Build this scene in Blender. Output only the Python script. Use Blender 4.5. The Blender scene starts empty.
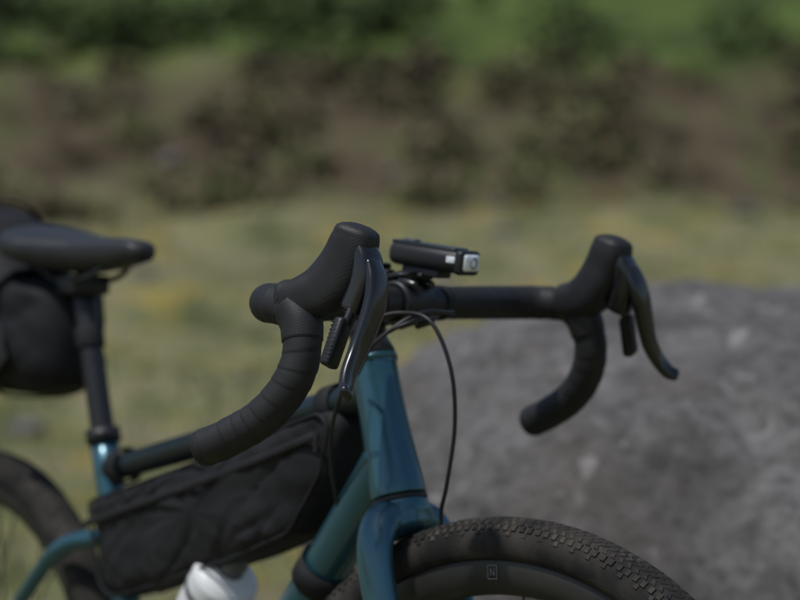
import bpy, bmesh, math, random
import numpy as np
from mathutils import Vector, Matrix, noise
random.seed(4); rng=np.random.default_rng(7)
scene=bpy.context.scene
scene.view_settings.view_transform='Standard'; scene.view_settings.look='None'; scene.view_settings.exposure=0

# ------------------------------------------------------------ site axes
TH=math.radians(36)
D=Vector((math.cos(TH),-math.sin(TH),0))      # from bike toward viewer side
R=Vector((math.sin(TH),math.cos(TH),0))       # across
C=Vector((2.422,-1.136,0.90))
def site(l,w,z=0.0):
    p=C+R*l-D*w; return Vector((p.x,p.y,z))

# ------------------------------------------------------------ materials
def newmat(name):
    m=bpy.data.materials.new(name); m.use_nodes=True
    nt=m.node_tree; b=nt.nodes['Principled BSDF']; return m,nt,b
def ramp(nt,stops):
    r=nt.nodes.new('ShaderNodeValToRGB'); e=r.color_ramp.elements
    while len(e)<len(stops): e.new(0.5)
    for i,(p,c) in enumerate(stops):
        e[i].position=p; e[i].color=(*c,1)
    return r
def tex_noise(nt,scale,detail=4,rough=0.55,vec=None,dist=0):
    n=nt.nodes.new('ShaderNodeTexNoise'); n.inputs['Scale'].default_value=scale
    n.inputs['Detail'].default_value=detail; n.inputs['Roughness'].default_value=rough
    n.inputs['Distortion'].default_value=dist
    if vec is None:
        tc=nt.nodes.new('ShaderNodeTexCoord'); vec=tc.outputs['Object']
    nt.links.new(vec,n.inputs['Vector']); return n
def simple(name,c1,c2,scale=30,rough=(0.4,0.55),metal=0,coat=0,bump=0.0,bscale=200,spec=0.5,detail=4,stops=(0.35,0.68)):
    m,nt,b=newmat(name)
    n=tex_noise(nt,scale,detail)
    r=ramp(nt,[(stops[0],c1),(stops[1],c2)]); nt.links.new(n.outputs['Fac'],r.inputs['Fac'])
    nt.links.new(r.outputs['Color'],b.inputs['Base Color'])
    mr=nt.nodes.new('ShaderNodeMapRange'); mr.inputs['To Min'].default_value=rough[0]; mr.inputs['To Max'].default_value=rough[1]
    n2=tex_noise(nt,scale*2.3,3); nt.links.new(n2.outputs['Fac'],mr.inputs['Value']); nt.links.new(mr.outputs['Result'],b.inputs['Roughness'])
    b.inputs['Metallic'].default_value=metal; b.inputs['Coat Weight'].default_value=coat
    b.inputs['Coat Roughness'].default_value=0.15
    b.inputs['Specular IOR Level'].default_value=spec
    if bump:
        bn=tex_noise(nt,bscale,3); bp=nt.nodes.new('ShaderNodeBump'); bp.inputs['Strength'].default_value=bump
        bp.inputs['Distance'].default_value=0.001
        nt.links.new(bn.outputs['Fac'],bp.inputs['Height']); nt.links.new(bp.outputs['Normal'],b.inputs['Normal'])
    return m
M={}
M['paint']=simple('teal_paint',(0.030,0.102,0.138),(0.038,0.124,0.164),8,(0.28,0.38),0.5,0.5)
M['paintshade']=simple('teal_paint_shaded',(0.008,0.016,0.021),(0.011,0.021,0.027),8,(0.35,0.5),0.2,0.1)  # top tube only: frame teal with its shade put into the colour
M['tape']=simple('bar_tape',(0.012,0.012,0.0125),(0.018,0.018,0.018),60,(0.54,0.68),0,0,0.2,900,0.4)
M['rubber']=simple('hood_rubber',(0.013,0.013,0.014),(0.02,0.02,0.02),40,(0.5,0.62),0,0,0,0,0.4)
M['gloss']=simple('gloss_black',(0.008,0.008,0.009),(0.012,0.012,0.013),20,(0.22,0.32),0,0.3)
M['satin']=simple('satin_black',(0.014,0.014,0.016),(0.02,0.02,0.022),20,(0.38,0.5),0.2)
M['saddle']=simple('saddle_cover',(0.014,0.015,0.017),(0.021,0.022,0.024),20,(0.48,0.56))
M['fabric']=simple('bag_fabric',(0.009,0.009,0.0105),(0.016,0.016,0.0175),9,(0.62,0.8),0,0,0.6,500,0.3)
M['webbing']=simple('webbing',(0.012,0.012,0.013),(0.02,0.02,0.021),60,(0.6,0.8),0,0,0.6,900,0.3)
M['tyre']=simple('tyre_rubber',(0.013,0.0125,0.012),(0.052,0.045,0.038),22,(0.7,0.9),0,0,0.4,400,0.25,10,(0.42,0.72))
M['knob']=simple('tread_rubber',(0.016,0.015,0.0145),(0.080,0.068,0.055),30,(0.7,0.9),0,0,0.4,400,0.25,10,(0.42,0.72))
M['rim']=simple('carbon_rim',(0.010,0.010,0.011),(0.03,0.028,0.026),12,(0.4,0.6))
M['steel']=simple('steel',(0.35,0.35,0.36),(0.5,0.5,0.5),40,(0.25,0.4),1)
M['white']=simple('white_plastic',(0.62,0.63,0.64),(0.75,0.75,0.75),20,(0.35,0.5))
M['grey']=simple('grey_plastic',(0.08,0.08,0.085),(0.13,0.13,0.13),20,(0.35,0.5))
M['logo']=simple('decal_grey',(0.16,0.16,0.16),(0.21,0.21,0.21),60,(0.5,0.6))
M['decal']=simple('frame_decal',(0.05,0.125,0.16),(0.06,0.14,0.175),60,(0.4,0.5),0.3)

def hoodmat():
    m=M['rubber']; nt=m.node_tree; b=nt.nodes['Principled BSDF']
    tc=nt.nodes.new('ShaderNodeTexCoord')
    mp=nt.nodes.new('ShaderNodeMapping'); mp.inputs['Rotation'].default_value=(0.6,0.75,0.4)
    nt.links.new(tc.outputs['Object'],mp.inputs['Vector'])
    v=nt.nodes.new('ShaderNodeTexVoronoi'); v.inputs['Scale'].default_value=560
    v.inputs['Randomness'].default_value=0.1
    nt.links.new(mp.outputs['Vector'],v.inputs['Vector'])
    bp=nt.nodes.new('ShaderNodeBump'); bp.inputs['Strength'].default_value=0.35; bp.inputs['Distance'].default_value=0.0007
    bp.invert=True
    nt.links.new(v.outputs['Distance'],bp.inputs['Height']); nt.links.new(bp.outputs['Normal'],b.inputs['Normal'])
hoodmat()
def glassmat():
    m,nt,b=newmat('lamp_lens'); b.inputs['Base Color'].default_value=(0.9,0.91,0.94,1)
    b.inputs['Roughness'].default_value=0.3; b.inputs['Metallic'].default_value=0.25
    n=tex_noise(nt,260,2); bp=nt.nodes.new('ShaderNodeBump'); bp.inputs['Strength'].default_value=0.6; bp.inputs['Distance'].default_value=0.002
    nt.links.new(n.outputs['Fac'],bp.inputs['Height']); nt.links.new(bp.outputs['Normal'],b.inputs['Normal'])
    return m
M['lens']=glassmat()

# ------------------------------------------------------------ helpers
def empty(name):
    e=bpy.data.objects.new(name,None); scene.collection.objects.link(e); return e
def mesh_obj(name,verts,faces,mat,parent=None,smooth=True,mw=None):
    me=bpy.data.meshes.new(name)
    if mw is not None: verts=[mw@Vector(v) for v in verts]
    me.from_pydata([tuple(v) for v in verts],[],faces); me.update()
    bm=bmesh.new(); bm.from_mesh(me); bmesh.ops.recalc_face_normals(bm,faces=bm.faces); bm.to_mesh(me); bm.free()
    if smooth:
        for p in me.polygons: p.use_smooth=True
    o=bpy.data.objects.new(name,me); scene.collection.objects.link(o)
    if mat is not None: me.materials.append(mat)
    if parent is not None: o.parent=parent
    return o
def catmull(P,t):
    n=len(P)-1; t=min(max(t,0),n-1e-6); i=int(t); f=t-i
    p1=P[i];p2=P[i+1]
    p0=P[i-1] if i>0 else p1*2-p2
    p3=P[i+2] if i+2<=n else p2*2-p1
    return 0.5*((2*p1)+(p2-p0)*f+(2*p0-5*p1+4*p2-p3)*f*f+(3*p1-p0-3*p2+p3)*f**3)
def sweep(name,pts,rad,mat,parent=None,seg=24,sub=8,ref=(0,1,0),mw=None,wrap=None,expo=2.0,cap=0.35,linear=False,smooth=True):
    """rad: scalar or (a along ref, b across) per control point"""
    P=[Vector(p) for p in pts]
    if not isinstance(rad,list): rad=[rad]*len(P)
    RA=[Vector((r,r,0)) if not isinstance(r,tuple) else Vector((r[0],r[1],0)) for r in rad]
    n=(len(P)-1)*sub
    centers=[];rr=[]
    for k in range(n+1):
        t=k/sub
        if linear:
            i=min(int(t),len(P)-2); f=t-i; centers.append(P[i].lerp(P[i+1],f)); rr.append(RA[i].lerp(RA[i+1],f))
        else:
            centers.append(catmull(P,t)); q=catmull(RA,t); rr.append(Vector((max(q.x,1e-4),max(q.y,1e-4),0)))
    tang=[]
    for k in range(n+1):
        a=centers[max(k-1,0)]; b=centers[min(k+1,n)]; tang.append((b-a).normalized())
    cs=list(centers); rs=list(rr); ts=list(tang)
    if cap>0:
        pre=[];post=[]
        for ang in (80,60,40,20):
            a=math.radians(ang)
            s=math.sin(a)*cap; c=math.cos(a)
            m0=min(rr[0].x,rr[0].y); m1=min(rr[-1].x,rr[-1].y)
            pre.append((centers[0]-tang[0]*m0*s,rr[0]*c,tang[0]))
            post.append((centers[-1]+tang[-1]*m1*s,rr[-1]*c,tang[-1]))
        cs=[x[0] for x in pre]+cs+[x[0] for x in reversed(post)]
        rs=[x[1] for x in pre]+rs+[x[1] for x in reversed(post)]
        ts=[x[2] for x in pre]+ts+[x[2] for x in reversed(post)]
    verts=[];faces=[];ref=Vector(ref); L=0
    u=None
    for k in range(len(cs)):
        if k: L+=(cs[k]-cs[k-1]).length
        T=ts[k]
        if u is None: u=(ref-T*ref.dot(T)).normalized()
        else: u=(u-T*u.dot(T)).normalized()
        v=T.cross(u)
        for j in range(seg):
            a=2*math.pi*j/seg
            ca,sa=math.cos(a),math.sin(a)
            if expo!=2.0:
                s=(abs(ca)**expo+abs(sa)**expo)**(-1/expo); ca*=s; sa*=s
            w=1.0
            if wrap:
                pitch,amp=wrap
                ph=(L/pitch+0.35*math.sin(L*41)+0.2*math.sin(L*97) - j/seg)%1.0
                prof=min(ph/0.88,1.0) if ph<0.88 else (1-ph)/0.12
                prof=prof**0.7
                w=1+amp*(prof-0.6)/max(rs[k].x,1e-4)
            verts.append(cs[k]+u*(ca*rs[k].x*w)+v*(sa*rs[k].y*w))
    nk=len(cs)
    for k in range(nk-1):
        for j in range(seg):
            faces.append((k*seg+j,k*seg+(j+1)%seg,(k+1)*seg+(j+1)%seg,(k+1)*seg+j))
    faces.append(tuple(range(seg))[::-1]); faces.append(tuple((nk-1)*seg+j for j in range(seg)))
    return mesh_obj(name,verts,faces,mat,parent,smooth,mw)
def box(name,c,s,mat,parent=None,rot=None,bev=0.002,mw=None,smooth=True):
    bm=bmesh.new(); bmesh.ops.create_cube(bm,size=1)
    for v in bm.verts: v.co=Vector((v.co.x*s[0],v.co.y*s[1],v.co.z*s[2]))
    if bev>0: bmesh.ops.bevel(bm,geom=list(bm.edges),offset=bev,segments=3,affect='EDGES',profile=0.5)
    mt=Matrix.Translation(c)
    if rot is not None: mt=mt@rot
    if mw is not None: mt=mw@mt
    bm.transform(mt)
    me=bpy.data.meshes.new(name); bm.to_mesh(me); bm.free(); me.materials.append(mat)
    if smooth:
        for p in me.polygons: p.use_smooth=True
    try: me.set_sharp_from_angle(angle=math.radians(40))
    except Exception: pass
    o=bpy.data.objects.new(name,me); scene.collection.objects.link(o); o.parent=parent; return o
def lathe(name,prof,c,axis,mat,parent=None,seg=64,mw=None,closed=True):
    ax=Vector(axis).normalized(); t=Vector((0,0,1)) if abs(ax.z)<0.9 else Vector((1,0,0))
    u=(t-ax*t.dot(ax)).normalized(); v=ax.cross(u); c=Vector(c)
    verts=[];faces=[];n=len(prof)
    for i in range(seg):
        a=2*math.pi*i/seg; d=u*math.cos(a)+v*math.sin(a)
        for (r,h) in prof: verts.append(c+d*r+ax*h)
    for i in range(seg):
        for j in range(n if closed else n-1):
            j2=(j+1)%n; i2=(i+1)%seg
            faces.append((i*n+j,i*n+j2,i2*n+j2,i2*n+j))
    return mesh_obj(name,verts,faces,mat,parent,True,mw)

bike=empty('bicycle')
# ------------------------------------------------------------ geometry of the bike
WR=0.353; RX=-0.03
ax_u=Vector((-0.317,0,0.9484)); 
FA=Vector((1.014,0,WR+0.002)); FOOT=Vector((0.9826,0,0.337))
def AX(s): return FOOT+ax_u*s           # along steering axis
CROWN=AX(0.392); HTTOP=AX(0.392+0.142)
MS=Matrix.Translation(FOOT)@Matrix.Rotation(math.radians(10),4,ax_u)@Matrix.Translation(-FOOT)
ST=AX(0.392+0.142+0.042)
MC=Matrix.Translation(ST)@Matrix.Rotation(math.radians(16),4,'Z')@Matrix.Translation(-ST)
BB=Vector((0.40,0,0.28))
def seat(z,y=0): return Vector((0.40-(z-0.28)*0.296,y,z))

# --- frame
sweep('head_tube',[AX(0.398),AX(0.41),AX(0.44),AX(0.48),AX(0.52),HTTOP-ax_u*0.004],[0.0270,0.0268,0.0246,0.0228,0.0224,0.0232],M['paint'],bike,40,6,cap=0.05)
lathe('head_tube_rim',[(0.0243,0),(0.0243,0.006),(0.02,0.006),(0.02,0)],HTTOP-ax_u*0.005,ax_u,M['paint'],bike)
lathe('headset_lower',[(0.0270,0),(0.0270,0.004),(0.02,0.004),(0.02,0)],AX(0.392),ax_u,M['satin'],bike)
TTf=AX(0.392+0.108); TTr=seat(0.70)
sweep('top_tube',[TTf,TTf.lerp(TTr,0.12),TTf.lerp(TTr,0.5),TTr],[(0.021,0.019),(0.019,0.0165),(0.0175,0.0155),(0.0145,0.0145)],M['paintshade'],bike,28,8)
DTf=AX(0.392+0.045); 
sweep('down_tube',[DTf,DTf.lerp(BB,0.12),DTf.lerp(BB,0.6),BB],[(0.025,0.026),(0.024,0.0245),(0.024,0.025),(0.026,0.024)],M['paint'],bike,32,8)
sweep('seat_tube',[BB,seat(0.5),seat(0.735)],[0.0175,0.0165,0.0168],M['paint'],bike,28,6,cap=0.05)
lathe('seat_clamp',[(0.0205,0),(0.0205,0.016),(0.015,0.016),(0.015,0)],seat(0.732),(-0.284,0,0.959),M['satin'],bike)
sweep('seat_post',[seat(0.70),seat(0.80),seat(0.915)],0.0140,M['satin'],bike,24,4,cap=0.1)
RA_=Vector((RX,0,WR))
for sgn in (-1,1):
    sweep('seat_stay',[seat(0.625,sgn*0.012)+Vector((-0.005,0,0)),Vector((0.235,sgn*0.036,0.610)),Vector((0.17,sgn*0.046,0.56)),Vector((RX+0.02,sgn*0.066,WR+0.03))],[0.011,0.0105,0.009,0.008],M['paint'],bike,20,8)
    sweep('chain_stay',[BB+Vector((-0.02,sgn*0.03,0)),Vector((0.25,sgn*0.045,0.292)),Vector((RX+0.01,sgn*0.066,WR-0.005))],[0.014,0.011,0.009],M['paint'],bike,20,8)
    box('dropout',Vector((RX+0.004,sgn*0.066,WR+0.005)),(0.05,0.008,0.05),M['paint'],bike,bev=0.003)
sweep('bottom_bracket',[BB+Vector((0,-0.036,0)),BB+Vector((0,0.036,0))],0.022,M['paint'],bike,28,2,linear=True,cap=0.05)
def lettering():
    cu=bpy.data.curves.new('lettering','FONT'); cu.body='GRAVEL'; cu.size=0.050; cu.align_y='CENTER'
    to=bpy.data.objects.new('tmp_lettering',cu); scene.collection.objects.link(to)
    bpy.context.view_layer.update()
    me=bpy.data.meshes.new_from_object(to.evaluated_get(bpy.context.evaluated_depsgraph_get()))
    bpy.data.objects.remove(to)
    bm=bmesh.new(); bm.from_mesh(me); bmesh.ops.triangulate(bm,faces=bm.faces[:])
    bmesh.ops.subdivide_edges(bm,edges=bm.edges[:],cuts=3,use_grid_fill=True)
    T=(DTf-BB).normalized(); up=Vector((0,-1,0)); sd=T.cross(up)
    for v in bm.verts:
        a=v.co.y/0.0255-0.1; s=v.co.x*1.25
        p=BB.lerp(DTf,0.18)+T*s+(up*math.cos(a)-sd*math.sin(a))*0.0258
        v.co=p
    bm.to_mesh(me); bm.free(); me.materials.clear(); me.materials.append(M['decal']); me.name='frame_lettering'
    o=bpy.data.objects.new('frame_lettering',me); scene.collection.objects.link(o); o.parent=bike
try: lettering()
except Exception as ex: print('lettering skipped',ex)
# --- crankset
lathe('chainring',[(0.083,0),(0.085,0.0015),(0.083,0.003),(0.055,0.003),(0.055,0)],BB+Vector((0,-0.048,0)),(0,-1,0),M['satin'],bike)
for sgn,a in ((-1,math.radians(-25)),(1,math.radians(155))):
    e=BB+Vector((math.cos(a)*0.17,sgn*0.075,math.sin(a)*0.17))
    sweep('crank_arm',[BB+Vector((0,sgn*0.058,0)),BB.lerp(e,0.5)+Vector((0,sgn*0.035,0)),e],[(0.009,0.017),(0.008,0.013),(0.008,0.014)],M['satin'],bike,20,5)
    box('pedal',e+Vector((0,sgn*0.055,0)),(0.09,0.085,0.018),M['satin'],bike,bev=0.004)
for k in range(5):
    a=2*math.pi*k/5; sweep('chainring_spider',[BB+Vector((0,-0.05,0)),BB+Vector((math.cos(a)*.06,-0.047,math.sin(a)*.06))],0.006,M['satin'],bike,10,2)
def chain(p,q): sweep('chain',[p,q],(0.003,0.004),M['steel'],bike,8,1,linear=True)
chain(BB+Vector((0,-.047,.083)),Vector((RX,-.047,WR+.045))); chain(BB+Vector((0,-.047,-.083)),Vector((RX+.01,-.047,WR-.13)))
box('rear_derailleur',Vector((RX+.01,-.055,WR-.085)),(0.03,0.02,0.12),M['satin'],bike,bev=0.006)
for i in range(10):
    lathe('cassette',[(0.062-i*0.0044,0),(0.062-i*0.0044,0.002),(0.015,0.002),(0.015,0)],RA_+Vector((0,-0.022-i*0.0037,0)),(0,-1,0),M['steel'],bike,40)

# --- wheels
def empty_child(name,parent):
    e=empty(name); e.parent=parent; return e
def wheel(center,parent,mw=None,tag='front'):
    W=empty_child(tag+'_wheel',parent)
    tr=0.0225; tc=WR-tr-0.0015
    prof=[]
    for k in range(28):
        a=2*math.pi*k/28
        if -0.05>math.cos(a)+0.72: continue
        prof.append((tc+tr*math.cos(a),tr*1.02*math.sin(a)))
    lathe('tyre',prof,center,(0,1,0),M['tyre'],W,160,mw)
    lathe('rim',[(0.317,0.0135),(0.312,0.0150),(0.300,0.0145),(0.286,0.010),(0.282,0.0),(0.286,-0.010),(0.300,-0.0145),(0.312,-0.0150),(0.317,-0.0135)],center,(0,1,0),M['rim'],W,128,mw)
    for s in (-1,1):
        lathe('bead',[(0.3195,s*0.0175),(0.3185,s*0.0188),(0.3165,s*0.0182),(0.3165,s*0.0165)],center,(0,1,0),M['knob'],W,128,mw)
    verts=[];faces=[]
    N=230
    def knob(ang,phi,la,lw,hh,skew):
        b=len(verts)
        hh*=random.uniform(0.75,1.1); ang+=random.uniform(-1,1)*0.0008
        for dz in (0,1):
            for (sa,sw) in ((-1,-1),(1,-1),(1,1),(-1,1)):
                sh=0.78 if dz else 1.0
                a2=ang+(sa*la*sh+skew*sw*lw)/WR; p2=phi+sw*lw*sh/tr
                r=tr-0.0004+dz*hh
                rad=tc+r*math.cos(p2)
                verts.append(center+Vector((math.sin(a2)*rad,r*1.02*math.sin(p2),math.cos(a2)*rad)))
        for f in ((4,5,6,7),(0,1,5,4),(1,2,6,5),(2,3,7,6),(3,0,4,7)): faces.append(tuple(b+i for i in f))
    for i in range(N):
        a=2*math.pi*i/N; h=math.pi/N
        for s in (-1,1):
            knob(a,s*0.13,0.0026,0.0025,0.0011,s*0.6)
            knob(a+h,s*0.36,0.0027,0.0027,0.0012,-s*0.7)
            knob(a,s*0.62,0.0028,0.0029,0.0015,s*0.5)
            knob(a+h,s*0.90,0.0028,0.0034,0.0020,0)
            if i%2==0: knob(a,s*1.14,0.0028,0.0024,0.0014,0)
    mesh_obj('tread_knobs',verts,faces,M['knob'],W,False,mw)
    sweep('hub',[center+Vector((0,-0.05,0)),center+Vector((0,-0.03,0)),center+Vector((0,0,0)),center+Vector((0,0.03,0)),center+Vector((0,0.05,0))],[0.014,0.024,0.013,0.027,0.014],M['satin'],W,28,6,ref=(1,0,0),mw=mw)
    lathe('brake_rotor',[(0.08,0),(0.08,0.0018),(0.066,0.0018),(0.066,0)],center+Vector((0,0.042,0)),(0,1,0),M['steel'],W,64,mw)
    for k in range(6):
        a=2*math.pi*k/6; sweep('rotor_arm',[center+Vector((math.cos(a)*.02,.043,math.sin(a)*.02)),center+Vector((math.cos(a+.35)*.068,.043,math.sin(a+.35)*.068))],0.0025,M['steel'],W,6,2,mw=mw)
    vs=[];fs=[]
    for k in range(28):
        a=2*math.pi*k/28; s=1 if k%2 else -1; off=0.9*(1 if (k//2)%2 else -1)
        p=center+Vector((math.cos(a+off)*0.023,s*0.03,math.sin(a+off)*0.023)); q=center+Vector((math.cos(a)*0.284,s*0.003,math.sin(a)*0.284))
        d=(q-p).normalized(); u=d.orthogonal().normalized(); v=d.cross(u); b=len(vs)
        for e in (p,q):
            for j in range(6): vs.append(e+(u*math.cos(j*math.pi/3)+v*math.sin(j*math.pi/3))*0.0011)
        for j in range(6): fs.append((b+j,b+(j+1)%6,b+6+(j+1)%6,b+6+j))
    mesh_obj('spokes',vs,fs,M['satin'],W,True,mw)
    return W
FW=wheel(FA,bike,MS,'front'); wheel(RA_,bike,None,'rear')
def rimpt(a,r): return FA+Vector((math.sin(a)*r,-0.0154,math.cos(a)*r))
def dec(a0,r0,a1,r1,w=0.0005):
    sweep('rim_decal',[rimpt(a0,r0),rimpt(a1,r1)],w,M['logo'],FW,6,1,linear=True,mw=MS)
a0,a1=-0.09,-0.055
for q in ((a0,.297,a1,.297),(a0,.309,a1,.309),(a0,.297,a0,.309),(a1,.297,a1,.309),(a0+.01,.300,a0+.01,.306),(a1-.01,.300,a1-.01,.306),(a0+.01,.306,a1-.01,.300)): dec(*q)

# --- fork (steered)
fork=empty_child('fork',bike)
sweep('fork_crown',[AX(0.391),AX(0.378),AX(0.366)+Vector((0.002,0,0))],[(0.0268,0.0268),(0.031,0.028),(0.034,0.024)],M['paint'],fork,36,6,mw=MS,cap=0.3)
for sgn in (-1,1):
    n=Vector((0.9484,0,0.317))
    pts=[AX(0.377)+Vector((0,sgn*0.010,0)),AX(0.372)+Vector((0,sgn*0.030,0)),AX(0.352)+Vector((0,sgn*0.0435,0)),AX(0.315)+Vector((0,sgn*0.049,0)),AX(0.22)+n*0.004+Vector((0,sgn*0.052,0)),AX(0.10)+n*0.016+Vector((0,sgn*0.057,0)),FA+Vector((0,sgn*0.060,0.0))]
    sweep('fork_leg',pts,[(0.020,0.020),(0.018,0.0205),(0.0135,0.021),(0.0115,0.0205),(0.0105,0.018),(0.0095,0.014),(0.009,0.013)],M['paint'],fork,32,8,ref=(0,1,0.001),mw=MS,cap=0.6)
    lathe('axle_end',[(0.010,0),(0.010,0.004),(0.003,0.004),(0.003,0)],FA+Vector((0,sgn*0.069,0)),(0,sgn,0),M['satin'],fork,24,MS)
    for k in (0.27,0.225): lathe('mount_bolt',[(0.0035,0),(0.0035,0.0015),(0.001,0.0015),(0.001,0)],AX(k)+n*0.004+Vector((0,sgn*0.0615,0)),(0,sgn,0),M['satin'],fork,16,MS)
box('brake_caliper',FA+Vector((-0.03,0.052,0.09)),(0.03,0.02,0.06),M['satin'],fork,mw=MS,bev=0.005)

# --- cockpit (steered)
cock=empty_child('handlebar_assembly',bike)
B=ST+Vector((0.050,0,0.014))
lathe('headset_cover',[(0.0235,0),(0.0225,0.006),(0.0185,0.016),(0.012,0.016),(0.012,0)],HTTOP+ax_u*0.001,ax_u,M['satin'],cock,48)
lathe('spacer',[(0.0178,0.0),(0.0178,0.0075),(0.012,0.0075),(0.012,0)],HTTOP+ax_u*0.0175,ax_u,M['satin'],cock,48)
sweep('stem_steerer_clamp',[ST-ax_u*0.017,ST,ST+ax_u*0.021],[0.0185,0.0190,0.0175],M['satin'],cock,36,4,cap=0.25)
sweep('stem_body',[ST+Vector((0.005,0,0.003)),ST.lerp(B,0.5),B-Vector((0.008,0,0))],[(0.017,0.016),(0.0155,0.015),(0.019,0.018)],M['satin'],cock,28,6,mw=MC)
lathe('stem_face_clamp',[(0.0205,-0.021),(0.0215,-0.017),(0.0215,0.017),(0.0205,0.021),(0.0155,0.021),(0.0155,-0.021)],B,(0,1,0),M['satin'],cock,40,MC)
for sy in (-1,1):
    for sz in (-1,1):
        sweep('clamp_bolt',[B+Vector((0.004,sy*0.013,sz*0.0215)),B+Vector((0.022,sy*0.013,sz*0.0165))],0.0042,M['gloss'],cock,12,2,mw=MC)
def bp(side,f,n,u): return B+Vector((f,side*n,u))
for side in (-1,1):
    g=lambda *a: bp(side,*a)
    sweep('bar_top',[g(0,-0.001,0),g(0,0.045,0),g(0,0.062,0)],[0.0159,0.0159,0.0150],M['satin'],cock,28,4,ref=(1,0,0),mw=MC)
    lathe('tape_finish',[(0.0172,-0.006),(0.0176,0),(0.0172,0.006),(0.014,0.006),(0.014,-0.006)],g(0,0.052,0),(0,1,0),M['webbing'],cock,36,MC)
    pts=[g(0,0.054,0),g(-0.001,0.10,0),g(-0.003,0.15,0),g(-0.002,0.180,0),g(0.008,0.204,0),g(0.029,0.2165,-0.001),g(0.047,0.2190,-0.006),g(0.060,0.2220,-0.021),g(0.0640,0.2250,-0.042),g(0.059,0.2300,-0.064),g(0.046,0.2355,-0.084),g(0.028,0.2405,-0.100),g(0.008,0.2450,-0.111),g(-0.009,0.248,-0.119),g(-0.024,0.2505,-0.1245)]
    rad=[0.0160,0.0165,0.0170,0.0172,0.0172,0.0170,0.0168,0.0166,0.0166,0.0168,0.0168,0.0167,0.0167,0.0167,0.0167]
    sweep('bar_tape',pts,rad,M['tape'],cock,40,26,ref=(1,0,0.02) ,mw=MC,wrap=(0.0165,0.0006),cap=0.25)
    e=pts[-1]; dd=(e-pts[-2]).normalized()
    sweep('bar_end_plug',[e-dd*0.002,e+dd*0.003],[0.0169,0.0161],M['webbing'],cock,32,2,ref=(0,1,0),mw=MC,linear=True,cap=0.4)
    # hood
    hp=[g(0.040,0.2170,0.002),g(0.050,0.2155,0.002),g(0.063,0.2130,0.005),g(0.077,0.2090,0.012),g(0.0885,0.2060,0.024),g(0.0970,0.2040,0.038),g(0.103,0.2025,0.051),g(0.1060,0.202,0.0600)]
    hr=[(0.0180,0.0178),(0.0190,0.0188),(0.0195,0.0205),(0.0192,0.0222),(0.0187,0.0222),(0.0180,0.0208),(0.0178,0.0202),(0.0168,0.0184)]
    sweep('brake_hood',hp,hr,M['rubber'],cock,44,10,ref=(0,1,0),mw=MC,expo=2.9,cap=0.42)
    sweep('hood_edge',[g(0.040,0.2170,0.002),g(0.0425,0.2167,0.002)],[(0.0186,0.0184)]*2,M['rubber'],cock,40,2,ref=(0,1,0),mw=MC,cap=0.08)
    sweep('hood_skirt',[g(0.049,0.2180,-0.003),g(0.059,0.2200,-0.016),g(0.063,0.2230,-0.032)],[(0.0190,0.0195),(0.0186,0.0188),(0.0178,0.0178)],M['rubber'],cock,36,6,ref=(0,1,0),mw=MC,cap=0.1)
    sweep('lever_bracket',[g(0.114,0.2035,0.047),g(0.119,0.2040,0.034),g(0.117,0.206,0.014),g(0.108,0.209,-0.006)],[(0.0125,0.007),(0.0140,0.0090),(0.0135,0.011),(0.0115,0.012)],M['gloss'],cock,28,6,ref=(0,1,0),mw=MC,expo=3.2,cap=0.4)
    sweep('brake_lever',[g(0.1250,0.2045,0.034),g(0.1300,0.206,0.020),g(0.1325,0.211,0.002),g(0.1315,0.2205,-0.020),g(0.1300,0.232,-0.041),g(0.1320,0.2455,-0.058),g(0.1370,0.2550,-0.069),g(0.1425,0.2615,-0.073)],
          [(0.0105,0.0042),(0.0128,0.0058),(0.0128,0.0062),(0.0115,0.0058),(0.0100,0.0052),(0.0086,0.0048),(0.0078,0.0046),(0.0066,0.0042)],M['gloss'],cock,28,10,ref=(0,1,0.35*side),mw=MC,expo=2.8,cap=0.7)
    pr=Matrix.Rotation(side*math.radians(22),4,'X')
    pc=g(0.106,0.2300,-0.033)
    box('shift_paddle',pc,(0.0110,0.017,0.043),M['satin'],cock,pr@Matrix.Rotation(math.radians(6),4,'Y'),0.0036,MC)
    for k in range(10):
        box('paddle_rib',pc+(pr@Vector((0,side*0.0080,-0.016+k*0.0036))),(0.0075,0.0014,0.0012),M['satin'],cock,pr,0.0004,MC)
    sweep('paddle_arm',[g(0.112,0.211,0.0),g(0.110,0.221,-0.018)],[(0.007,0.005),(0.006,0.004)],M['satin'],cock,16,4,ref=(0,1,0),mw=MC)

# --- hoses
def hose(pts,r=0.0024,mw=None): sweep('brake_hose',pts,r,M['satin'],bike,12,12,mw=mw)
hose([site(-0.035,1.90,0.880),site(0.000,1.89,0.888),site(0.028,1.87,0.880),site(0.046,1.86,0.838),site(0.050,1.87,0.785),site(0.043,1.885,0.73),site(0.038,1.90,0.70),site(0.043,1.90,0.66)],0.0020)
hose([site(0.05,1.93,0.888),site(0.02,1.89,0.888),site(-0.012,1.88,0.870),site(-0.042,1.89,0.838),site(-0.062,1.93,0.79),site(-0.066,1.96,0.745),site(-0.06,1.98,0.70)],0.0020)
hose([site(0.035,1.92,0.883),site(0.01,1.88,0.880),site(-0.022,1.89,0.862),site(-0.04,1.93,0.83)],0.0018)

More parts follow.
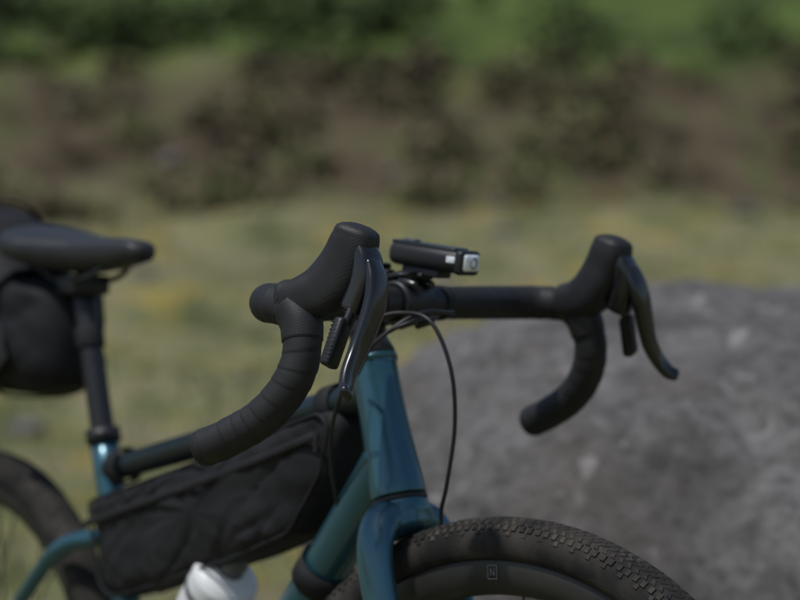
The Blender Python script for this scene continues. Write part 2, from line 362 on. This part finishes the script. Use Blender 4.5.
# ------------------------------------------------------------ bike light
light=empty('bicycle_light')
LP=B+Vector((0.022,0.012,0.043)); lr=Matrix.Rotation(math.radians(8),4,'Y')
def lb(name,c,s,mat,bev): box(name,LP+(lr@Vector(c)),s,mat,light,lr,bev,MC)
lb('body',(0,0,0),(0.086,0.031,0.022),M['satin'],0.008)
lb('top_cover',(-0.003,0,0.0110),(0.076,0.023,0.004),M['gloss'],0.0018)
lb('bezel',(0.0420,0,0.0),(0.010,0.031,0.0235),M['satin'],0.0042)
lb('lens',(0.0460,0,0.0005),(0.006,0.024,0.0160),M['lens'],0.0028)
c0=LP+lr@Vector((0.0490,0.001,0.0005))
lathe('reflector',[(0.0052,0),(0.0056,0.0008),(0.0048,0.0008),(0.0036,0.0001)],c0,lr@Vector((1,0,0)),M['steel'],light,24,MC)
lb('switch',(-0.025,0,0.0136),(0.014,0.010,0.003),M['grey'],0.001)
lb('side_lens',(0.034,-0.0152,0.002),(0.010,0.0016,0.006),M['lens'],0.0006)
lb('rail',(-0.004,0,-0.0140),(0.044,0.022,0.008),M['satin'],0.002)
sweep('mount_arm',[LP+Vector((-0.005,0,-0.017)),LP+Vector((-0.022,-0.002,-0.022)),LP+Vector((-0.024,-0.004,-0.034))],[(0.012,0.005),(0.011,0.006),(0.010,0.008)],M['satin'],light,20,6,mw=MC,ref=(0,1,0))
sweep('mount_clamp',[B+Vector((-0.018,0.0,0.023)),B+Vector((0.004,0,0.0265)),B+Vector((0.012,0,0.026))],[(0.016,0.005),(0.018,0.005),(0.014,0.004)],M['satin'],cock,20,4,mw=MC)
box('computer_mount',B+Vector((-0.034,-0.014,0.035)),(0.034,0.032,0.007),M['gloss'],cock,bev=0.003,mw=MC)
box('computer_mount_arm',B+Vector((-0.022,-0.006,0.028)),(0.020,0.012,0.008),M['satin'],cock,bev=0.002,mw=MC)

# ------------------------------------------------------------ saddle
sad=empty_child('saddle',bike)
verts=[];faces=[];NX=40;NS=28
x0,x1=0.085,0.368
for i in range(NX+1):
    t=i/NX; x=x0+(x1-x0)*t
    hw=np.interp(t,[0,0.04,0.12,0.25,0.4,0.55,0.75,0.92,0.98,1],[0.03,0.052,0.068,0.070,0.055,0.038,0.026,0.021,0.015,0.002])
    zt=np.interp(t,[0,0.1,0.3,0.55,0.8,0.95,1],[0.992,0.993,0.984,0.975,0.972,0.968,0.960])
    dp=np.interp(t,[0,0.1,0.4,0.8,0.97,1],[0.014,0.046,0.048,0.036,0.024,0.006])
    for j in range(NS):
        a=2*math.pi*j/NS; ca,sa=math.cos(a),math.sin(a)
        s=(abs(ca)**2.6+abs(sa)**2.6)**(-1/2.6)
        yy=ca*s*hw; zz=sa*s
        z=zt-dp*0.35+(zz*dp*0.35 if zz>0 else zz*dp*0.65) - 0.10*(abs(yy)**1.5)*(1 if zz>0 else .3) - 0.9*yy*yy*(1-t)
        verts.append((x,yy,z))
for i in range(NX):
    for j in range(NS):
        faces.append((i*NS+j,i*NS+(j+1)%NS,(i+1)*NS+(j+1)%NS,(i+1)*NS+j))
faces.append(tuple(range(NS))); faces.append(tuple(NX*NS+j for j in range(NS)))
mesh_obj('saddle_shell',verts,faces,M['saddle'],sad)
for s in (-1,1):
    sweep('saddle_rail',[Vector((0.320,s*0.008,0.955)),Vector((0.285,s*0.018,0.934)),Vector((0.24,s*0.022,0.924)),Vector((0.18,s*0.022,0.926)),Vector((0.12,s*0.032,0.955))],0.0036,M['satin'],sad,12,8)
box('post_clamp',Vector((0.213,0,0.918)),(0.042,0.052,0.024),M['satin'],sad,bev=0.005)

# ------------------------------------------------------------ bags
def puff(name,poly,T,mat,parent,p=4.0,NR=22,cy=0.0,res=96,wr=0.003,seed=0.0,round_=0.03):
    P=[Vector((a,0,b)) for a,b in poly]
    per=[(P[(i+1)%len(P)]-P[i]).length for i in range(len(P))]; tot=sum(per); pts=[]
    for k in range(res):
        d=tot*k/res;i=0
        while d>per[i]: d-=per[i]; i+=1
        pts.append(P[i].lerp(P[(i+1)%len(P)],d/per[i]))
    it=max(1,int((round_/(tot/res))**2*1.0))
    for _ in range(it): pts=[(pts[k-1]+pts[k]*2+pts[(k+1)%res])/4 for k in range(res)]
    c=sum(pts,Vector())/res
    verts=[];faces=[]
    rings=[]
    for s in (-1,1):
        for r in range(NR):
            a=(r/(NR-1))*math.pi/2
            rho=math.cos(a)**(2/p) if r<NR-1 else 0.0
            yy=math.sin(a)**(2/p)
            if s==1 and r==0: continue
            idx=[]
            for k in range(res):
                q=c+(pts[k]-c)*max(rho,0.02)
                w=noise.noise(Vector((q.x*14+seed,s*2.0,q.z*14)))*wr+noise.noise(Vector((q.x*45+q.z*20+seed,s*3.0,q.z*45)))*wr*0.45
                cr=abs(noise.noise(Vector((q.x*16-q.z*22+seed,s*5.0,q.z*9)))); w-=wr*0.5*max(0,1-cr*7)
                idx.append(len(verts)); verts.append(Vector((q.x,cy+s*(T*yy+w*yy),q.z)))
            rings.append((s,r,idx))
    A=[x[2] for x in rings if x[0]==-1]; Bq=[A[0]]+[x[2] for x in rings if x[0]==1]
    for G in (A,Bq):
        for r in range(len(G)-1):
            for k in range(res): faces.append((G[r][k],G[r][(k+1)%res],G[r+1][(k+1)%res],G[r+1][k]))
        faces.append(tuple(G[-1]))
    mesh_obj(name,verts,faces,mat,parent)
    return pts,c
fb=empty('frame_bag')
poly=[(0.272,0.665),(0.50,0.722),(0.775,0.795),(0.790,0.780),(0.775,0.735),(0.715,0.668),(0.60,0.630),(0.33,0.556),(0.300,0.570)]
pts,c=puff('bag_body',poly,0.036,M['fabric'],fb,p=5,wr=0.0075,res=160,NR=34,round_=0.012)
def ring(scale,y): return [c+(q-c)*scale+Vector((0,y,0)) for q in pts]
for s in (-1,1):
    rp=ring(0.965,s*0.0290)[::2]; sweep('piping',rp+[rp[0]],0.0018,M['webbing'],fb,8,3,mw=None)
for s in (-1,1):
    sweep('zip',[Vector((0.285,s*0.0355,0.640)),Vector((0.45,s*0.0390,0.682)),Vector((0.62,s*0.0390,0.726)),Vector((0.765,s*0.0355,0.768))],(0.0022,0.0045),M['webbing'],fb,10,10)
def tube_strap(name,p,axis,r,mat,parent,w=0.012):
    lathe(name,[(r,-w),(r+0.0018,-w),(r+0.0018,w),(r,w)],p,axis,mat,parent,36)
ttd=(TTr-TTf).normalized(); dtd=(BB-DTf).normalized()
for k in (0.13,0.93): tube_strap('top_strap',TTf.lerp(TTr,k),ttd,0.0190,M['webbing'],fb)
for k in (0.26,): tube_strap('down_strap',DTf.lerp(BB,k),dtd,0.0268,M['webbing'],fb,0.014)
box('zip_pull',Vector((0.772,-0.038,0.762)),(0.006,0.003,0.02),M['webbing'],fb,bev=0.001)

sb=empty('saddle_bag')
poly=[(0.195,0.915),(0.205,0.86),(0.200,0.80),(0.15,0.783),(0.0,0.785),(-0.16,0.81),(-0.30,0.86),(-0.34,0.93),(-0.30,1.00),(-0.18,1.03),(-0.04,1.025),(0.035,1.00),(0.075,0.945),(0.12,0.925)]
pts2,c2=puff('bag_body',poly,0.075,M['fabric'],sb,p=3.2,wr=0.012,seed=5,res=120,round_=0.02)
for xx in (0.10,-0.05,-0.2):
    loop=[]
    zs=np.interp(xx,[-0.3,-0.16,0.0,0.15],[0.86,0.81,0.785,0.783]); ze=np.interp(xx,[-0.3,-0.18,-0.04,0.035,0.075,0.12],[1.0,1.03,1.025,1.0,0.945,0.925])
    zc=(zs+ze)/2; hz=(ze-zs)/2+0.004
    for k in range(33):
        a=2*math.pi*k/32; ca,sa=math.cos(a),math.sin(a); s=(abs(ca)**3.4+abs(sa)**3.4)**(-1/3.4)
        loop.append(Vector((xx+0.004*sa,ca*s*0.080,zc+sa*s*hz)))
    sweep('strap',loop,[(0.011,0.0015)]*33,M['webbing'],sb,10,2,ref=(1,0,0),cap=0)
box('buckle',Vector((0.10,-0.083,0.86)),(0.03,0.008,0.035),M['satin'],sb,bev=0.003)
box('side_patch',Vector((0.12,-0.0755,0.835)),(0.07,0.003,0.05),M['satin'],sb,Matrix.Rotation(-0.5,4,'Y'),0.001)
sweep('post_strap',[seat(0.845),seat(0.865)],[(0.0175,0.0175)]*2,M['webbing'],sb,24,2)

# ------------------------------------------------------------ bottle
bot=empty('water_bottle')
dn=Vector((-0.738,0,0.675))
cap_=Vector((0.556,0,0.617)); dd=-dtd; base=cap_-dd*0.205
prof=[(0.0,0.034),(0.01,0.0365),(0.08,0.0365),(0.095,0.033),(0.115,0.033),(0.13,0.0365),(0.155,0.0365),(0.165,0.034)]
sweep('bottle_body',[base+dd*s for s,r in prof],[r for s,r in prof],M['white'],bot,36,4,cap=0.2)
sweep('bottle_cap',[base+dd*s for s in (0.164,0.168,0.186,0.192,0.198)],[0.036,0.0375,0.0365,0.031,0.018],M['white'],bot,36,4,cap=0.1,linear=True)
sweep('bottle_band',[base+dd*s for s in (0.158,0.166)],[0.0372,0.0376],M['grey'],bot,36,2,cap=0.1,linear=True)
sweep('bottle_nozzle',[base+dd*s for s in (0.196,0.204,0.212,0.222)],[0.016,0.013,0.015,0.010],M['grey'],bot,28,4,cap=0.4)
sweep('bottle_cage',[base+dd*0.0-dn*0.04,base+dd*0.10-dn*0.042,base+dd*0.14-dn*0.04],(0.012,0.003),M['satin'],bot,12,4)
for s in (-1,1):
    sweep('cage_arm',[base+dd*0.02-dn*0.038+Vector((0,s*0.012,0)),base+dd*0.05+Vector((0,s*0.039,0)),base+dd*0.09+dn*0.022+Vector((0,s*0.032,0))],0.003,M['satin'],bot,10,6)

# ------------------------------------------------------------ boulder
def stone_mat():
    m,nt,b=newmat('boulder_stone')
    n1=tex_noise(nt,3.0,10,0.65,dist=0.4); r1=ramp(nt,[(0.33,(0.078,0.072,0.068)),(0.5,(0.132,0.124,0.119)),(0.66,(0.205,0.197,0.192))]); nt.links.new(n1.outputs['Fac'],r1.inputs['Fac'])
    n2=tex_noise(nt,34,8,0.75); r2=ramp(nt,[(0.38,(0.45,0.44,0.43)),(0.51,(0.98,0.98,0.98)),(0.66,(1.5,1.47,1.44))]); nt.links.new(n2.outputs['Fac'],r2.inputs['Fac'])
    mx=nt.nodes.new('ShaderNodeMix'); mx.data_type='RGBA'; mx.blend_type='MULTIPLY'; mx.inputs[0].default_value=0.85
    nt.links.new(r1.outputs['Color'],mx.inputs[6]); nt.links.new(r2.outputs['Color'],mx.inputs[7])
    n3=tex_noise(nt,2.3,8,0.65,dist=1.0); r3=ramp(nt,[(0.50,(0,0,0)),(0.60,(1,1,1))]); nt.links.new(n3.outputs['Fac'],r3.inputs['Fac'])
    mx2=nt.nodes.new('ShaderNodeMix'); mx2.data_type='RGBA'; mx2.inputs[7].default_value=(0.098,0.080,0.064,1)
    mm=nt.nodes.new('ShaderNodeMath'); mm.operation='MULTIPLY'; mm.inputs[1].default_value=0.45; nt.links.new(r3.outputs['Color'],mm.inputs[0])
    nt.links.new(mm.outputs[0],mx2.inputs[0]); nt.links.new(mx.outputs[2],mx2.inputs[6])
    v=nt.nodes.new('ShaderNodeTexNoise'); v.inputs['Scale'].default_value=7; v.inputs['Detail'].default_value=8; v.inputs['Distortion'].default_value=1.5
    tc=nt.nodes.new('ShaderNodeTexCoord'); mp=nt.nodes.new('ShaderNodeMapping'); mp.inputs['Scale'].default_value=(1.6,1.6,0.35)
    nt.links.new(tc.outputs['Object'],mp.inputs['Vector']); nt.links.new(mp.outputs['Vector'],v.inputs['Vector'])
    r4=ramp(nt,[(0.62,(0,0,0)),(0.70,(0.65,0.65,0.65))]); nt.links.new(v.outputs['Fac'],r4.inputs['Fac'])
    mx3=nt.nodes.new('ShaderNodeMix'); mx3.data_type='RGBA'; mx3.inputs[7].default_value=(0.38,0.35,0.34,1)
    nt.links.new(r4.outputs['Color'],mx3.inputs[0]); nt.links.new(mx2.outputs[2],mx3.inputs[6])
    nt.links.new(mx3.outputs[2],b.inputs['Base Color']); b.inputs['Roughness'].default_value=0.85
    bpn=nt.nodes.new('ShaderNodeBump'); bpn.inputs['Strength'].default_value=0.9; bpn.inputs['Distance'].default_value=0.012
    n5=tex_noise(nt,28,9,0.72); nt.links.new(n5.outputs['Fac'],bpn.inputs['Height']); nt.links.new(bpn.outputs['Normal'],b.inputs['Normal'])
    return m
STONE=stone_mat()
def boulder():
    bm=bmesh.new(); bmesh.ops.create_icosphere(bm,subdivisions=7,radius=1)
    co=np.array([v.co[:] for v in bm.verts])
    ax=np.array([1.27,1.15,0.93]); px=np.array([4.6,2.3,4.8])
    lo=np.zeros(len(co)); hi=np.ones(len(co))*3
    for _ in range(30):
        mid=(lo+hi)/2; f=(np.abs(co*mid[:,None]/ax)**px).sum(1)
        lo=np.where(f<1,mid,lo); hi=np.where(f<1,hi,mid)
    P=co*lo[:,None]
    for i,v in enumerate(bm.verts):
        p=Vector(P[i]); n=Vector(co[i])
        d=0.05*noise.noise(p*1.7+Vector((3,1,7)))+0.036*noise.noise(p*4.2)+0.021*noise.fractal(p*9,1.0,2.0,4)+0.007*noise.fractal(p*40,1.0,2.0,3)
        cr=abs(noise.noise(p*2.6+Vector((9,2,1)))); d-=0.02*max(0,1-cr*14)
        q=p+n*d
        q.z+=0.015*q.x
        w=site(1.08+q.x,3.60+q.y,0); v.co=Vector((w.x,w.y,q.z-0.013))
    me=bpy.data.meshes.new('boulder'); bm.to_mesh(me); bm.free()
    for p in me.polygons: p.use_smooth=True
    me.materials.append(STONE)
    o=bpy.data.objects.new('boulder',me); scene.collection.objects.link(o)
boulder()

# ------------------------------------------------------------ terrain
def hgt(l,w):
    base=np.interp(w,[-400,7,10,14,20,21.5,24.5,40,60,100,400],[0,0,0.28,0.92,1.78,2.3,3.65,6.7,12,26,60])
    s=lambda k,a,b: math.sin(l*k+a)*math.cos(w*k*0.9+b)
    am=min(max((w-5)/8,0),1)
    return base+am*(0.16*s(0.55,1,2)+0.08*s(1.6,0.3,1))+0.015*s(3.1,0,0)
def coords(a,b,fine,coarse_far):
    xs=list(np.arange(a,b+1e-6,fine)); st=fine
    while xs[-1]<coarse_far: st*=1.25; xs.append(xs[-1]+st)
    st=fine
    while xs[0]>-coarse_far: st*=1.25; xs.insert(0,xs[0]-st)
    return xs
ls=coords(-9,9,0.18,380); ws=coords(0,32,0.18,380)
verts=[];faces=[];zone=[]
for w in ws:
    for l in ls:
        z=hgt(l,w)
        if 0<w<45 and abs(l)<20:
            z+=0.03*noise.noise(Vector((l*2.2,w*2.2,0)))
            if 20<w<26: z+=0.25*noise.noise(Vector((l*1.1,w*1.3,3)))+0.12*noise.noise(Vector((l*3,w*3,5)))
        verts.append(site(l,w,z))
        br=np.interp(w+1.8*noise.noise(Vector((l*0.5,w*0.5,0))),[18.6,20.4,24.3,25.9],[0,1,1,0]); 
        gr=np.interp(w+1.5*noise.noise(Vector((l*0.6,w*0.5,7))),[23.8,25.4],[0,1])
        zone.append((br,gr,0,1))
nl=len(ls)
for i in range(len(ws)-1):
    for j in range(nl-1): faces.append((i*nl+j,i*nl+j+1,(i+1)*nl+j+1,(i+1)*nl+j))
g=mesh_obj('ground',verts,faces,None)
att=g.data.color_attributes.new('zone','FLOAT_COLOR','POINT')
att.data.foreach_set('color',np.array(zone,dtype=np.float32).ravel())
m,nt,b=newmat('meadow'); g.data.materials.append(m)
def mixc(fac,a,bb,blend='MIX'):
    x=nt.nodes.new('ShaderNodeMix'); x.data_type='RGBA'; x.blend_type=blend
    for inp,val in ((0,fac),(6,a),(7,bb)):
        if isinstance(val,(int,float)): x.inputs[inp].default_value=val
        elif isinstance(val,tuple): x.inputs[inp].default_value=(*val,1)
        else: nt.links.new(val,x.inputs[inp])
    return x.outputs[2]
na=tex_noise(nt,1.5,6,0.66); ra=ramp(nt,[(0.36,(0.080,0.100,0.040)),(0.46,(0.19,0.20,0.088)),(0.55,(0.33,0.305,0.165)),(0.65,(0.22,0.18,0.12))]); nt.links.new(na.outputs['Fac'],ra.inputs['Fac'])
nb=tex_noise(nt,1.9,4,0.5,dist=0.5); rb=ramp(nt,[(0.55,(0,0,0)),(0.64,(1,1,1))]); nt.links.new(nb.outputs['Fac'],rb.inputs['Fac'])
grass=mixc(rb.outputs['Color'],ra.outputs['Color'],(0.38,0.30,0.08))
nc=tex_noise(nt,1.5,8,0.65); rc=ramp(nt,[(0.35,(0.036,0.030,0.019)),(0.45,(0.102,0.078,0.049)),(0.53,(0.150,0.12,0.076)),(0.59,(0.11,0.125,0.046))]); nt.links.new(nc.outputs['Fac'],rc.inputs['Fac'])
nd=tex_noise(nt,0.5,6,0.6); rd=ramp(nt,[(0.38,(0.050,0.074,0.022)),(0.6,(0.125,0.178,0.042))]); nt.links.new(nd.outputs['Fac'],rd.inputs['Fac'])
at=nt.nodes.new('ShaderNodeAttribute'); at.attribute_name='zone'; sp=nt.nodes.new('ShaderNodeSeparateColor'); nt.links.new(at.outputs['Color'],sp.inputs['Color'])
c1=mixc(sp.outputs['Red'],grass,rc.outputs['Color']); c2_=mixc(sp.outputs['Green'],c1,rd.outputs['Color'])
nf=tex_noise(nt,14,6,0.7); rf=ramp(nt,[(0.3,(0.5,0.5,0.5)),(0.7,(1.3,1.3,1.3))]); nt.links.new(nf.outputs['Fac'],rf.inputs['Fac'])
c3=mixc(0.7,c2_,rf.outputs['Color'],'MULTIPLY'); nt.links.new(c3,b.inputs['Base Color']); b.inputs['Roughness'].default_value=0.95; b.inputs['Specular IOR Level'].default_value=0.1
bpn=nt.nodes.new('ShaderNodeBump'); bpn.inputs['Distance'].default_value=0.05; nt.links.new(nf.outputs['Fac'],bpn.inputs['Height']); nt.links.new(bpn.outputs['Normal'],b.inputs['Normal'])

# scattered field stones
bm=bmesh.new()
for k in range(46):
    w_=random.uniform(6.5,24); l_=random.uniform(-1,1)*(1.5+w_*0.26); s_=random.uniform(0.04,0.14)
    r_=bmesh.ops.create_icosphere(bm,subdivisions=3,radius=s_); base_=site(l_,w_,hgt(l_,w_)+s_*0.1)
    for v in r_['verts']:
        q=v.co.copy(); q*=1+0.35*noise.noise(q*(1.4/s_)+Vector((k,0,0))); q.z*=0.6; v.co=base_+q
me=bpy.data.meshes.new('field_stones'); bm.to_mesh(me); bm.free(); me.materials.append(STONE)
for p in me.polygons: p.use_smooth=True
o=bpy.data.objects.new('field_stones',me); scene.collection.objects.link(o)

# ------------------------------------------------------------ foliage clouds
def leafmat(name,stops,scale=0.8,vv=0.2):
    m,nt,b=newmat(name); tc=tex_noise(nt,scale,5,0.6)
    r=ramp(nt,stops); 
    at=nt.nodes.new('ShaderNodeAttribute'); at.attribute_name='v'
    ad=nt.nodes.new('ShaderNodeMath'); ad.operation='MULTIPLY_ADD'; ad.inputs[1].default_value=vv
    nt.links.new(at.outputs['Fac'],ad.inputs[0]); 
    sb_=nt.nodes.new('ShaderNodeMath'); sb_.operation='SUBTRACT'; sb_.inputs[1].default_value=vv/2; nt.links.new(tc.outputs['Fac'],sb_.inputs[0])
    nt.links.new(sb_.outputs[0],ad.inputs[2]); nt.links.new(ad.outputs[0],r.inputs['Fac'])
    nt.links.new(r.outputs['Color'],b.inputs['Base Color']); b.inputs['Roughness'].default_value=0.7; b.inputs['Specular IOR Level'].default_value=0.2
    return m
def cloud(name,cent,size,mat,up=0.0,aspect=0.45):
    N=len(cent); a=rng.normal(size=(N,3)); a[:,2]+=up; a/=np.linalg.norm(a,axis=1)[:,None]
    t=rng.normal(size=(N,3)); bb=np.cross(a,t); bb/=np.linalg.norm(bb,axis=1)[:,None]
    s=size[:,None]
    V=np.stack([cent-bb*s*aspect*0.5,cent+a*s*0.5-bb*s*aspect,cent+a*s*1.1,cent+a*s*0.5+bb*s*aspect],1).reshape(-1,3)
    me=bpy.data.meshes.new(name); me.vertices.add(4*N); me.vertices.foreach_set('co',V.astype(np.float32).ravel())
    me.loops.add(4*N); me.loops.foreach_set('vertex_index',np.arange(4*N,dtype=np.int32))
    me.polygons.add(N); me.polygons.foreach_set('loop_start',np.arange(0,4*N,4,dtype=np.int32)); me.polygons.foreach_set('loop_total',np.full(N,4,dtype=np.int32))
    me.update(calc_edges=True)
    at=me.attributes.new('v','FLOAT','POINT'); at.data.foreach_set('value',np.repeat(rng.random(N),4).astype(np.float32))
    me.materials.append(mat); o=bpy.data.objects.new(name,me); scene.collection.objects.link(o); return o
def clumps(specs,per,leaf):
    Cn=[];S=[]
    for (l,w,rx,rz) in specs:
        z=hgt(l,w); n=int(per*rx*rx/0.16)+30
        d=rng.normal(size=(n,3)); d/=np.linalg.norm(d,axis=1)[:,None]; rad=rng.random(n)**0.4
        p=d*rad[:,None]; bump=1+0.3*np.sin(d[:,0]*5+l)*np.cos(d[:,2]*6+w)
        p*=bump[:,None]
        for q in p:
            v=site(l+q[0]*rx,w+q[1]*rx,z+rz*0.5+q[2]*rz); Cn.append(v[:])
        S.append(rng.uniform(leaf*0.6,leaf*1.3,n))
    return np.array(Cn),np.concatenate(S)
sp_=[]
while len(sp_)<190:
    w=rng.uniform(19.4,25.2); l=rng.uniform(-9,9)
    if noise.noise(Vector((l*0.7,w*0.9,8)))<-0.12: continue
    sp_.append((l,w,rng.uniform(0.15,0.42),rng.uniform(0.10,0.27)))
cn,sz=clumps(sp_,70,0.12)
cloud('scrub',cn,sz,leafmat('scrub_leaves',[(0.34,(0.026,0.021,0.013)),(0.43,(0.098,0.071,0.044)),(0.52,(0.172,0.130,0.080)),(0.58,(0.105,0.120,0.045)),(0.70,(0.20,0.21,0.085))],1.5))
sp_=[]
for _ in range(150):
    w=rng.uniform(24.9,36); l=rng.uniform(-12,12)
    if l>0.6+0.1*(w-25) and rng.random()<0.9: continue
    r=rng.uniform(0.25,0.8)
    sp_.append((l,w,r,r*rng.uniform(0.6,0.9)))
cn,sz=clumps(sp_,40,0.18)
cloud('green_bushes',cn,sz,leafmat('bush_leaves',[(0.34,(0.014,0.022,0.008)),(0.48,(0.050,0.072,0.022)),(0.62,(0.105,0.145,0.04))],1.1))
N=36000; w=rng.uniform(2.2,20.5,N); l=rng.uniform(-1,1,N)*(2.0+w*0.28)
z=np.array([hgt(a,b_) for a,b_ in zip(l,w)])
dens=np.array([noise.noise(Vector((a*0.9,b_*0.9,2))) for a,b_ in zip(l,w)]); keep=dens+rng.uniform(-.3,.5,N)>0
Cx=np.array([site(a,b_,c_)[:] for a,b_,c_ in zip(l[keep],w[keep],z[keep])])
cloud('grass',Cx,rng.uniform(0.04,0.11,len(Cx)),leafmat('grass_blades',[(0.36,(0.090,0.110,0.042)),(0.47,(0.20,0.20,0.088)),(0.57,(0.35,0.32,0.17)),(0.7,(0.41,0.35,0.19))],1.1),up=1.6,aspect=0.09)

# ------------------------------------------------------------ light
SUN=(D*0.34-R*0.40+Vector((0,0,1.0))).normalized()
el=math.asin(SUN.z); az=math.atan2(SUN.x,SUN.y)
w=bpy.data.worlds.new('World'); scene.world=w; w.use_nodes=True; nt=w.node_tree
sky=nt.nodes.new('ShaderNodeTexSky'); sky.sky_type='NISHITA'; sky.sun_disc=False; sky.sun_elevation=el; sky.sun_rotation=az
nt.links.new(sky.outputs['Color'],nt.nodes['Background'].inputs['Color']); nt.nodes['Background'].inputs['Strength'].default_value=0.095
sl=bpy.data.lights.new('sun','SUN'); sl.energy=2.7; sl.angle=math.radians(1.2); sl.color=(1,0.98,0.94)
so=bpy.data.objects.new('sun',sl); scene.collection.objects.link(so); so.rotation_euler=SUN.to_track_quat('Z','Y').to_euler()

# ------------------------------------------------------------ camera
cam=bpy.data.cameras.new('camera'); co=bpy.data.objects.new('camera',cam); scene.collection.objects.link(co)
co.location=C; co.rotation_euler=(-D).to_track_quat('-Z','Y').to_euler()
cam.sensor_width=36; cam.lens=92.2; cam.clip_end=2000; cam.clip_start=0.05
cam.dof.use_dof=True; cam.dof.focus_distance=1.71; cam.dof.aperture_fstop=3.8
scene.camera=co
